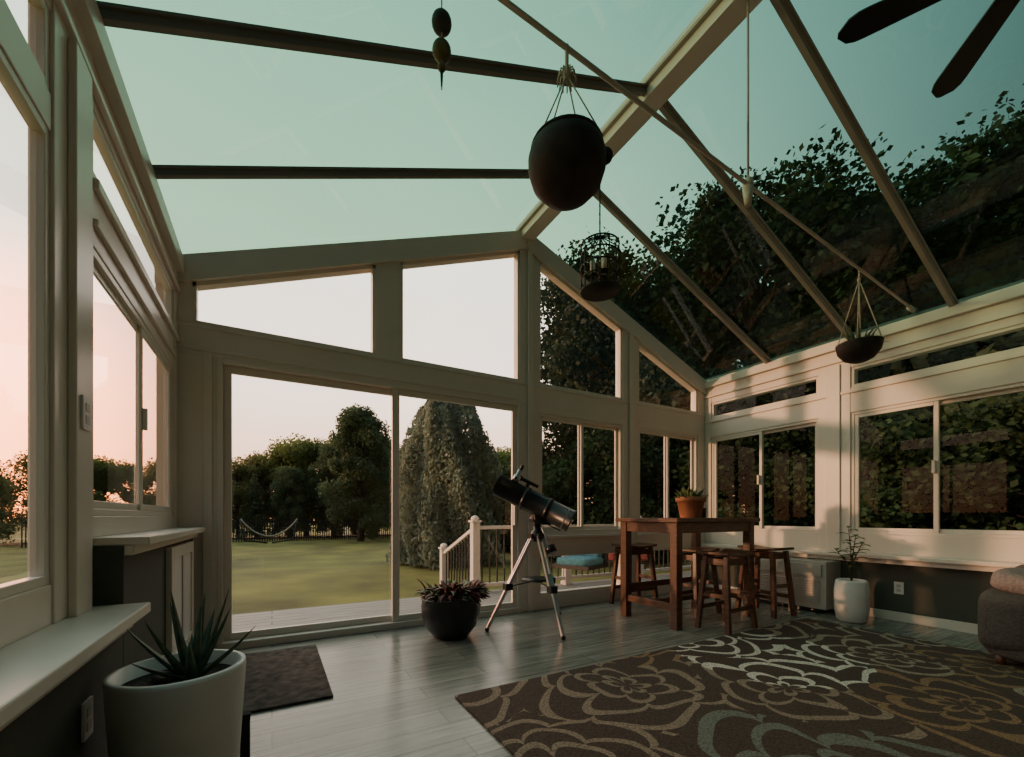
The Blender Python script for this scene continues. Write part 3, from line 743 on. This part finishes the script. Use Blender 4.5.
place(t, [(-.8,35,.95,0),(1.0,36,1.05,1),(5.6,35,1.2,2),(-6,36,.85,3),(11,37,1.2,1),(-11.5,34,.75,1.4),(-18,22,.7,3.3),(-1.9,33,.8,2.5)])
t = broadleaf('juniper_tree', 7.6, 1.9, 90, 420, .15, PINE, .04, 43)
place(t, [(4.45,25.6,.98,0,1.02),(3.6,30.4,.85,1.3),(6.4,31,1.0,2),(1.0,30.6,.62,1.8)])
t = conifer('pine_tree', 8, 2.0, 26, .26, PINE, 5)
place(t, [(-.9,31,.52,1),(10.6,31,1.05,.5),(-5,31,.5,2),(17.2,4.1,1.55,1.1),(20,-2,1.4,2)])
t = conifer('weeping_evergreen', 5.15, 1.62, 44000, .12, LEAF3, 8, True, 2.1)
place(t, [(4.75,12.4,1.0,0)])
t = broadleaf('maple_tree', 13.5, 4.6, 80, 700, .20, LEAF2, .15, 11)
place(t, [(14.6,8.6,1.0,0),(12.0,13.2,.9,1.7),(19.5,4.8,.98,3.1),(16,14,.95,4),(22,9,1.0,5.2),(21,-3,.9,.8)])
t = broadleaf('shrub', 4.2, 2.2, 50, 520, .16, LEAFS, .03, 21)
place(t, [(9.2,10.6,1.0,0),(12.0,8.0,1.0,1),(12.8,4.9,.95,2),(13.0,1.8,1.0,3),(12.7,-1.2,1.0,4),(12.8,11.5,1.1,5),(9.6,15.2,1.0,.6),(15.5,6.5,1.1,.6),(15.5,3,1.1,1.6)])

# ------------------------------------------------------------------ world, sun
w = bpy.data.worlds.new('sunset_sky'); bpy.context.scene.world = w; w.use_nodes = True; nt = w.node_tree
for n_ in list(nt.nodes): nt.nodes.remove(n_)
out = N(nt, 'ShaderNodeOutputWorld'); bg = N(nt, 'ShaderNodeBackground')
tc = N(nt, 'ShaderNodeTexCoord'); sp = N(nt, 'ShaderNodeSeparateXYZ'); nt.links.new(tc.outputs['Generated'], sp.inputs[0])
cr = N(nt, 'ShaderNodeValToRGB'); E = cr.color_ramp.elements
E[0].position = 0; E[0].color = (1.0,.44,.21,1); E[1].position = 1; E[1].color = (.30,.47,.50,1)
e = E.new(.10); e.color = (1.0,.60,.41,1)
e = E.new(.28); e.color = (.97,.80,.70,1)
e = E.new(.50); e.color = (.86,.83,.71,1)
e = E.new(.75); e.color = (.52,.64,.58,1)
nt.links.new(sp.outputs[2], cr.inputs[0])
sd = Vector((-.36, .92, .17)).normalized()
dt = N(nt, 'ShaderNodeVectorMath', operation='DOT_PRODUCT'); nt.links.new(tc.outputs['Generated'], dt.inputs[0]); dt.inputs[1].default_value = sd
mr = N(nt, 'ShaderNodeMapRange', interpolation_type='SMOOTHSTEP', inp={1: -.35, 2: .75, 3: .08, 4: 1.0}); nt.links.new(dt.outputs['Value'], mr.inputs[0])
gl_ = N(nt, 'ShaderNodeMapRange', interpolation_type='SMOOTHSTEP', inp={1: .96, 2: 1.0, 3: 0, 4: 1.0}); nt.links.new(dt.outputs['Value'], gl_.inputs[0])
bl = N(nt, 'ShaderNodeMix', data_type='RGBA'); nt.links.new(mr.outputs[0], bl.inputs[0])
tintE = N(nt, 'ShaderNodeMix', data_type='RGBA', blend_type='MULTIPLY'); tintE.inputs[0].default_value = 1; tintE.inputs[7].default_value = (.55,.80,1.15,1)
nt.links.new(cr.outputs[0], tintE.inputs[6]); nt.links.new(tintE.outputs[2], bl.inputs[6]); nt.links.new(cr.outputs[0], bl.inputs[7])
ad = N(nt, 'ShaderNodeMix', data_type='RGBA', blend_type='ADD', clamp_result=False); ad.inputs[7].default_value = (2.2,.42,.0,1)
nt.links.new(gl_.outputs[0], ad.inputs[0]); nt.links.new(bl.outputs[2], ad.inputs[6])
nt.links.new(ad.outputs[2], bg.inputs[0])
st = mathn(nt, 'MULTIPLY', mr.outputs[0], 3.2); nt.links.new(st, bg.inputs[1]); nt.links.new(bg.outputs[0], out.inputs[0])

sl = bpy.data.lights.new('low_sun', 'SUN'); sl.energy = 2.4; sl.color = (1,.53,.28); sl.angle = math.radians(2)
so = bpy.data.objects.new('low_sun', sl); C.objects.link(so)
sv = Vector((-.91, .395, .11)).normalized(); so.rotation_euler = sv.to_track_quat('Z', 'Y').to_euler(); so.location = (-8, 8, 6)

# ------------------------------------------------------------------ camera
cam = bpy.data.cameras.new('camera'); cam.sensor_width = 36; cam.lens = 426/1024*36; cam.shift_y = 137.5/1024; cam.clip_start = .03; cam.clip_end = 500
co = bpy.data.objects.new('camera', cam); C.objects.link(co); co.location = (0, 0, 1.05)
co.rotation_euler = (math.radians(90), 0, math.radians(-29.4)); bpy.context.scene.camera = co
